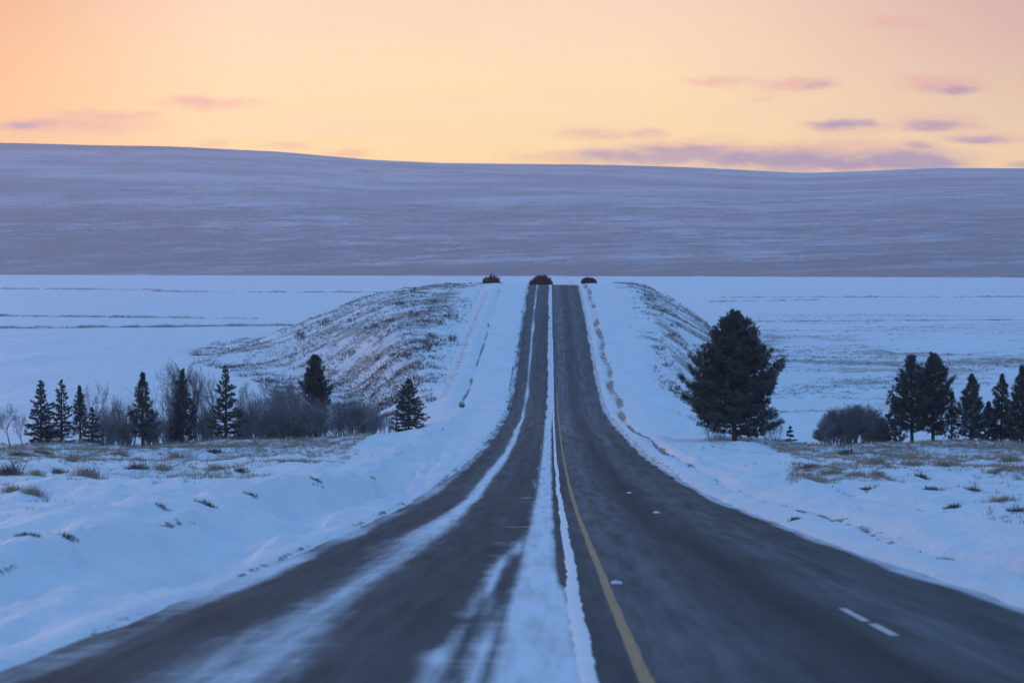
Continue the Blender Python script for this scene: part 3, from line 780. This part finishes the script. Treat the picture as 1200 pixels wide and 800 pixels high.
# ------------------------------------------------------------------ shrubs on the spur
spur = [(351, 398, 7, 12, 'lone brown shrub low on the left flank, farthest from the road'),
        (383, 382, 10, 10, 'wide brown shrub on the left flank above the lone shrub'),
        (411, 378, 8, 7, 'brown shrub on the left flank just right of the wide one'),
        (436, 386, 9, 9, 'brown shrub starting the diagonal row on the left flank'),
        (458, 378, 9, 8, 'brown shrub in the middle of the diagonal row on the left flank'),
        (481, 371, 11, 9, 'largest brown shrub at the upper end of the diagonal row'),
        (485, 343, 6, 7, 'small shrub near the top of the left flank'),
        (468, 358, 7, 7, 'pale shrub under the small shrub near the left summit'),
        (510, 355, 8, 6, 'low shrub high on the left flank near the crest'),
        (410, 418, 12, 12, 'round dark shrub right above the round headed pine'),
        (439, 424, 10, 9, 'brown shrub right of the round dark shrub, mid flank'),
        (460, 418, 6, 8, 'small dark ball of a shrub in open snow, mid flank'),
        (478, 419, 8, 7, 'low brown shrub left of the leaning shrub, mid flank'),
        (498, 410, 10, 12, 'leaning brown shrub on the flank close to the left track'),
        (505, 396, 7, 7, 'brown shrub just above the leaning shrub'),
        (450, 434, 8, 6, 'low shrub on the lower left flank above the thicket'),
        (529, 372, 9, 8, 'brown shrub against the scraped track near the left crest'),
        (516, 381, 7, 6, 'low brown shrub beside the scraped track'),
        (530, 400, 6, 10, 'narrow shrub at the edge of the scraped track'),
        (504, 471, 9, 7, 'grey shrub behind the dense stocky conifer'),
        (541, 478, 4, 8, 'dark weed at the lower end of the left ditch'),
        (785, 396, 12, 8, 'brown shrub on the right flank left of the large pine'),
        (771, 410, 9, 7, 'pale brown shrub lower on the right flank'),
        (790, 384, 9, 6, 'low shrub high on the right flank'),
        (763, 352, 7, 5, 'low shrub near the right summit'),
        (780, 430, 8, 7, 'brown shrub on the right flank below the pale one')]
for i, (px, py, hw, hp, lab) in enumerate(spur):
    x, d = pix_ground(px, py)
    zt = py - hp
    bare_plant('bare_shrub', px, zt, d, hw, 400 + i, lab, 'shrub', stems=12, depth=3, nch=4, fan=.8, thin=2.2, stem_x=1.5, mat=M_BRUSH, group='shrubs on the climbing flanks')

# ------------------------------------------------------------------ tussocks in the near fields
tuss = [(7, 557, 16, 24, 'thick dark grass tussock at the left edge of the picture'),
        (12, 578, 11, 16, 'grass tussock below the thick one at the left edge'),
        (36, 581, 15, 17, 'upright grass tussock, lowest of the left field'),
        (41, 558, 9, 12, 'small grass tussock between the left edge and the round dark one'),
        (66, 556, 9, 13, 'round dark grass tussock left of the large brown one'),
        (102, 560, 18, 20, 'large brown grass tussock in the left field'),
        (81, 541, 9, 12, 'brown grass tussock above the large brown one'),
        (140, 534, 11, 12, 'brown grass tussock below the bare thicket'),
        (160, 550, 14, 12, 'wide brown grass tussock in the middle of the left field'),
        (190, 552, 11, 12, 'grass tussock right of the wide brown one'),
        (207, 537, 20, 11, 'long low grass tussock below the tallest bare tree'),
        (252, 551, 12, 12, 'grass tussock below the tallest conifer'),
        (281, 554, 6, 11, 'narrow grass tussock, rightmost in the left field'),
        (250, 532, 10, 9, 'low grass tussock at the foot of the tallest conifer'),
        (21, 534, 14, 8, 'long grass tussock at the foot of the small bare tree'),
        (48, 533, 13, 8, 'long grass tussock at the foot of the leftmost spruce'),
        (992, 532, 12, 13, 'brown grass tussock in front of the big round bush'),
        (1030, 543, 16, 15, 'tall brown grass tussock below the short bushy pine'),
        (1070, 546, 20, 14, 'widest brown grass tussock below the twin pines'),
        (1110, 546, 18, 14, 'wide brown grass tussock below the cone shaped pine'),
        (946, 549, 13, 9, 'low grass tussock nearest the road in the right field'),
        (975, 556, 16, 11, 'grass tussock in the lower line of the right field, second from the road'),
        (1003, 557, 12, 10, 'grass tussock in the lower line below the big round bush'),
        (1031, 557, 13, 11, 'grass tussock in the lower line below the short bushy pine'),
        (1080, 560, 9, 9, 'small grass tussock alone below the widest one'),
        (1183, 541, 18, 14, 'brown grass tussock in front of the tall dense pine at the right edge'),
        (1172, 553, 20, 11, 'wide dark grass tussock low in front of the slim pine'),
        (1170, 588, 20, 14, 'big brown grass tussock, lowest in the right field'),
        (1192, 600, 12, 10, 'dark grass tussock below the big one at the right edge'),
        (1115, 595, 10, 7, 'flat dark tuft left of the big lowest tussock'),
        (185, 595, 9, 6, 'flat dark weed tuft in open snow left of centre field'),
        (240, 593, 11, 9, 'spiky dark weed tuft on the bank, nearest the left road edge'),
        (291, 580, 12, 5, 'flat dark tuft on the bank below the narrow tussock'),
        (30, 629, 8, 7, 'lone twiggy weed low on the left bank near the edge of the picture'),
        (75, 631, 10, 8, 'wider twiggy weed low on the left bank'),
        (366, 563, 7, 5, 'small flat tuft on the bank near the dense stocky conifer'),
        (1017, 575, 9, 9, 'thin upright weeds below the line of tussocks in the right field'),
        (1093, 574, 9, 8, 'thin upright weeds in open snow below the widest tussock'),
        (1141, 574, 8, 8, 'thin upright weeds left of the big lowest tussock'),
        (933, 609, 5, 7, 'small dark clod with grass on the gutter line'),
        (1108, 655, 7, 5, 'flat dark clod of turf in the gutter near the road')]
rng = np.random.default_rng(9)
for i, (px, py, hw, hp, lab) in enumerate(tuss):
    x, d = pix_ground(px, py)
    r = hw / F * d; h = hp / F * d
    m = int(18 + 44 * min(r, .9))
    ncl = 1
    cx = np.zeros(1); cy = np.zeros(1); ch = rng.uniform(.45, 1.1, ncl); ch[0] = 1.05
    w = rng.integers(0, ncl, m)
    bx = cx[w] + np.clip(rng.normal(0, .42, m), -1, 1) * r; by = cy[w] + np.clip(rng.normal(0, .30, m), -.8, .8) * r
    z0 = float(ground_z(x, d))
    bz = ground_z(x + bx, d + by) - z0 - .03
    V, Fc = blades(np.stack([bx, by, bz], 1), 11, h * ch[w] * rng.uniform(.45, 1.25, m), np.full(m, .12 + r * .20), rng, width=.0042 + .000016 * d, lean=.55)
    o = make_mesh('grass_tussock', V, Fc, M_GRASS if hp > 9 and i % 4 else M_WEED)
    o.location = (x, d, z0)
    tag(o, lab, 'grass tussock', 'grass tussocks in the snowy fields')

# ------------------------------------------------------------------ crumbs of snow dropped on the right lane
M_CLOD = M_PACK
for i, (px, py, r, lab) in enumerate([(723, 684, .05, 'white clod of snow just right of the yellow line'), (769, 600, .06, 'small white clod of snow out in the right lane'),
                                      (737, 577, .06, 'farthest small clod of snow in the right lane')]):
    h_ = [(HY + (EYE - road_z(dd)) / dd * F, dd) for dd in np.arange(15, 200, .1)]
    d = min(h_, key=lambda q: abs(q[0] - py))[1]; x = (px - VX) / F * d
    th = np.linspace(0, 2 * math.pi, 14)[:-1]; V = []
    for k, (zz, rr) in enumerate([(0, 1.0), (.35, .95), (.7, .6), (.85, .15)]):
        for a in th: V.append((math.cos(a) * r * rr * (1.5 + .4 * math.sin(3 * a + i)), math.sin(a) * r * rr * (1.2 + .4 * math.cos(2 * a + i)), r * zz * (1 + .2 * math.sin(4 * a + k))))
    n_ = len(th); fc = [(k * n_ + a, k * n_ + (a + 1) % n_, (k + 1) * n_ + (a + 1) % n_, (k + 1) * n_ + a) for k in range(3) for a in range(n_)]
    o = make_mesh('snow_clod', V, fc, M_CLOD, smooth=True); o.location = (x, d, float(road_z(d)) - .012 * abs(x - .6) + .001)
    tag(o, lab, 'snow clod', 'snow clods on the road')

# ------------------------------------------------------------------ loose grass (beyond counting)
def scatter_grass(name, n, sampler, mat, blades_n, label, seed, width=.010):
    rng = np.random.default_rng(seed)
    x, d, h, s = sampler(rng, n)
    P_ = np.stack([x, d, ground_z(x, d) - .03], 1)
    V, Fc = blades(P_, blades_n, h, s, rng, width=width, lean=.5)
    o = make_mesh(name, V, Fc, mat)
    tag(o, label, 'grass', kind='stuff')
    return o
def lip(rng, n):            # the brown fringe along the field edge
    d = rng.normal(188, 17, n * 3); sgn = rng.uniform(0, 1, n * 3) < .55
    x = np.where(sgn, -rng.uniform(13, 48, n * 3), rng.uniform(15, 48, n * 3))
    k = (fbm(x / 5., d / 9., 3, 130) + .12 + .30 * (d > 192) > rng.uniform(-.25, .45, n * 3)) & (d < 212)
    x, d = x[k][:n], d[k][:n]
    return x, d, rng.uniform(.16, .50, len(x)), rng.uniform(.08, .34, len(x))
scatter_grass('dry_grass', 11500, lip, M_GRASS, 10, 'straw coloured grass fringe along the edge of the near fields', 131, .009)
def patches(rng, n):        # the wide stubble patches of the right field and the scattered ones of the left
    d = rng.uniform(112, 186, n * 8); x = np.where(rng.uniform(0, 1, n * 8) < .72, rng.uniform(.085, .19, n * 8), -rng.uniform(.07, .21, n * 8)) * d
    k = fbm(x / 4.5, d / 10., 3, 170) > rng.uniform(.02, .32, n * 8)
    x, d = x[k][:n], d[k][:n]
    return x, d, rng.uniform(.12, .42, len(x)), rng.uniform(.10, .36, len(x))
scatter_grass('stubble_grass', 5600, patches, M_GRASS, 9, 'tan stubble patches standing in the field snow', 171, .007)
def nearf(rng, n):          # thin stalks poking through the snow
    d = rng.uniform(48, 190, n * 4); x = rng.uniform(-1, 1, n * 4) * (d * .19 + 4)
    k = (np.abs(x) > 9.5) & (fbm(x / 6., d / 9., 3, 140) > rng.uniform(-.05, .55, n * 4))
    x, d = x[k][:n], d[k][:n]
    return x, d, rng.uniform(.08, .36, len(x)), rng.uniform(.05, .22, len(x))
scatter_grass('dry_weeds', 2600, nearf, M_WEED, 8, 'thin dark weed stalks poking through the field snow', 141, .006)
def flank(rng, n):          # tufts over the climbing flanks
    d = rng.uniform(300, 690, n * 8); sgn = rng.uniform(0, 1, n * 8) < .66
    q = sstep(300, 610, d)
    x = np.where(sgn, -(13 + rng.uniform(0, 1, n * 8) * (10 + 52 * q)), 12.5 + rng.uniform(0, 1, n * 8) * (8 + 28 * q))
    edge = sstep(12, 19 + 6 * vnoise(d / 12., x * 0, 152), np.abs(x)) * sstep(296, 340, d)
    k = (fbm(x / 5., d / 7., 4, 150) > rng.uniform(-.26, .42, n * 8)) & (edge > rng.uniform(0, 1, n * 8))
    x, d = x[k][:n], d[k][:n]
    return x, d, rng.uniform(.16, .66, len(x)) * (.7 + .9 * rng.uniform(0, 1, len(x)) ** 3), rng.uniform(.12, .6, len(x))
scatter_grass('flank_grass', 21000, flank, M_WEED, 6, 'dark tufts of dead grass on the flanks of the climb', 151, .026)
def pasture(rng, n):        # rough pasture right of the climb and scattered over the plain
    d = 330 + 700 * rng.uniform(0, 1, n * 8) ** 1.4; x = rng.uniform(.055, .22, n * 8) * d
    k = fbm(x / 30., d / 14., 4, 160) > rng.uniform(-.12, .42, n * 8)
    x, d = x[k][:n], d[k][:n]
    return x, d, rng.uniform(.12, .5, len(x)), rng.uniform(.2, .8, len(x))
scatter_grass('pasture_grass', 7500, pasture, M_WEED, 8, 'rows of low dead grass over the snowy pasture on the right', 161, .025)

# ------------------------------------------------------------------ scrub rows on the plain
def row(px0, py0, px1, py1, hpx, n, seed, label, gaps=.0):
    rng = np.random.default_rng(seed)
    pxs = rng.uniform(px0, px1, n)
    if gaps: pxs = pxs[vnoise(pxs / 23., 0 * pxs, seed) > rng.uniform(-.5, .1 + gaps, len(pxs)) - .15]
    pys = np.interp(pxs, [min(px0, px1), max(px0, px1)], [py0, py1] if px0 < px1 else [py1, py0])
    d = (EYE - PLAIN) * F / (pys - HY); d = d + rng.normal(0, 3.5, len(d)) * d / 900
    x = (pxs - VX) / F * d
    h = hpx / F * d * rng.uniform(.3, 1.0, len(d)) * (1 + .9 * vnoise(pxs / 12., 0 * pxs, seed + 1))
    P_ = np.stack([x, d, ground_z(x, d) - .1], 1)
    V, Fc = blades(P_, 10, h, h * .8 + .4, rng, width=.05 * float(np.mean(d)) / 900, lean=.4)
    c = P_.mean(0)
    o = make_mesh('scrub_row', V - c, Fc, M_TWIG); o.location = c
    tag(o, label, 'scrub row', 'scrub rows across the plain')
row(-60, 370.5, 300, 374, 5, 420, 501, 'upper of the two long dark scrub rows on the left plain', .3)
row(-60, 385.5, 345, 382, 6, 700, 502, 'lower and darker long scrub row on the left plain', .15)
row(-60, 338.5, 190, 340, 3, 380, 503, 'thin far scrub row at the left edge of the plain', .3)
row(180, 342, 445, 343, 3, 420, 504, 'thin far scrub row running up to the left summit', .3)
row(845, 349, 1260, 348, 3, 420, 505, 'farthest thin scrub row on the right plain', .3)
row(830, 354, 960, 352, 3, 200, 506, 'short far scrub row right of the right summit', .3)
row(845, 377.5, 1260, 375, 3, 620, 507, 'long thin fence-like scrub row on the right plain', .15)
row(985, 383, 1260, 386, 2.5, 260, 508, 'broken scrub row below the long thin one on the right plain', .5)

# ------------------------------------------------------------------ air
hz, ht_, hb = material('thin dusk haze')
hz.node_tree.nodes.clear()
T = NT(hz.node_tree)
pv = T.new('ShaderNodeVolumePrincipled'); ov = T.new('ShaderNodeOutputMaterial')
T.l.new(pv.outputs[0], ov.inputs['Volume'])
pv.inputs['Density'].default_value = 8.0e-5
pv.inputs['Color'].default_value = (.92, .86, .95, 1)
pv.inputs['Anisotropy'].default_value = .55
x0, x1, y0, y1, z0, z1 = -13500, 13500, -200, 8950, -420, 440
V = [(x0, y0, z0), (x1, y0, z0), (x1, y1, z0), (x0, y1, z0), (x0, y0, z1), (x1, y0, z1), (x1, y1, z1), (x0, y1, z1)]
haze = make_mesh('haze', V, [(0, 3, 2, 1), (4, 5, 6, 7), (0, 1, 5, 4), (1, 2, 6, 5), (2, 3, 7, 6), (3, 0, 4, 7)], hz)
tag(haze, 'thin dusk haze over the plain and hills', 'haze', kind='stuff')
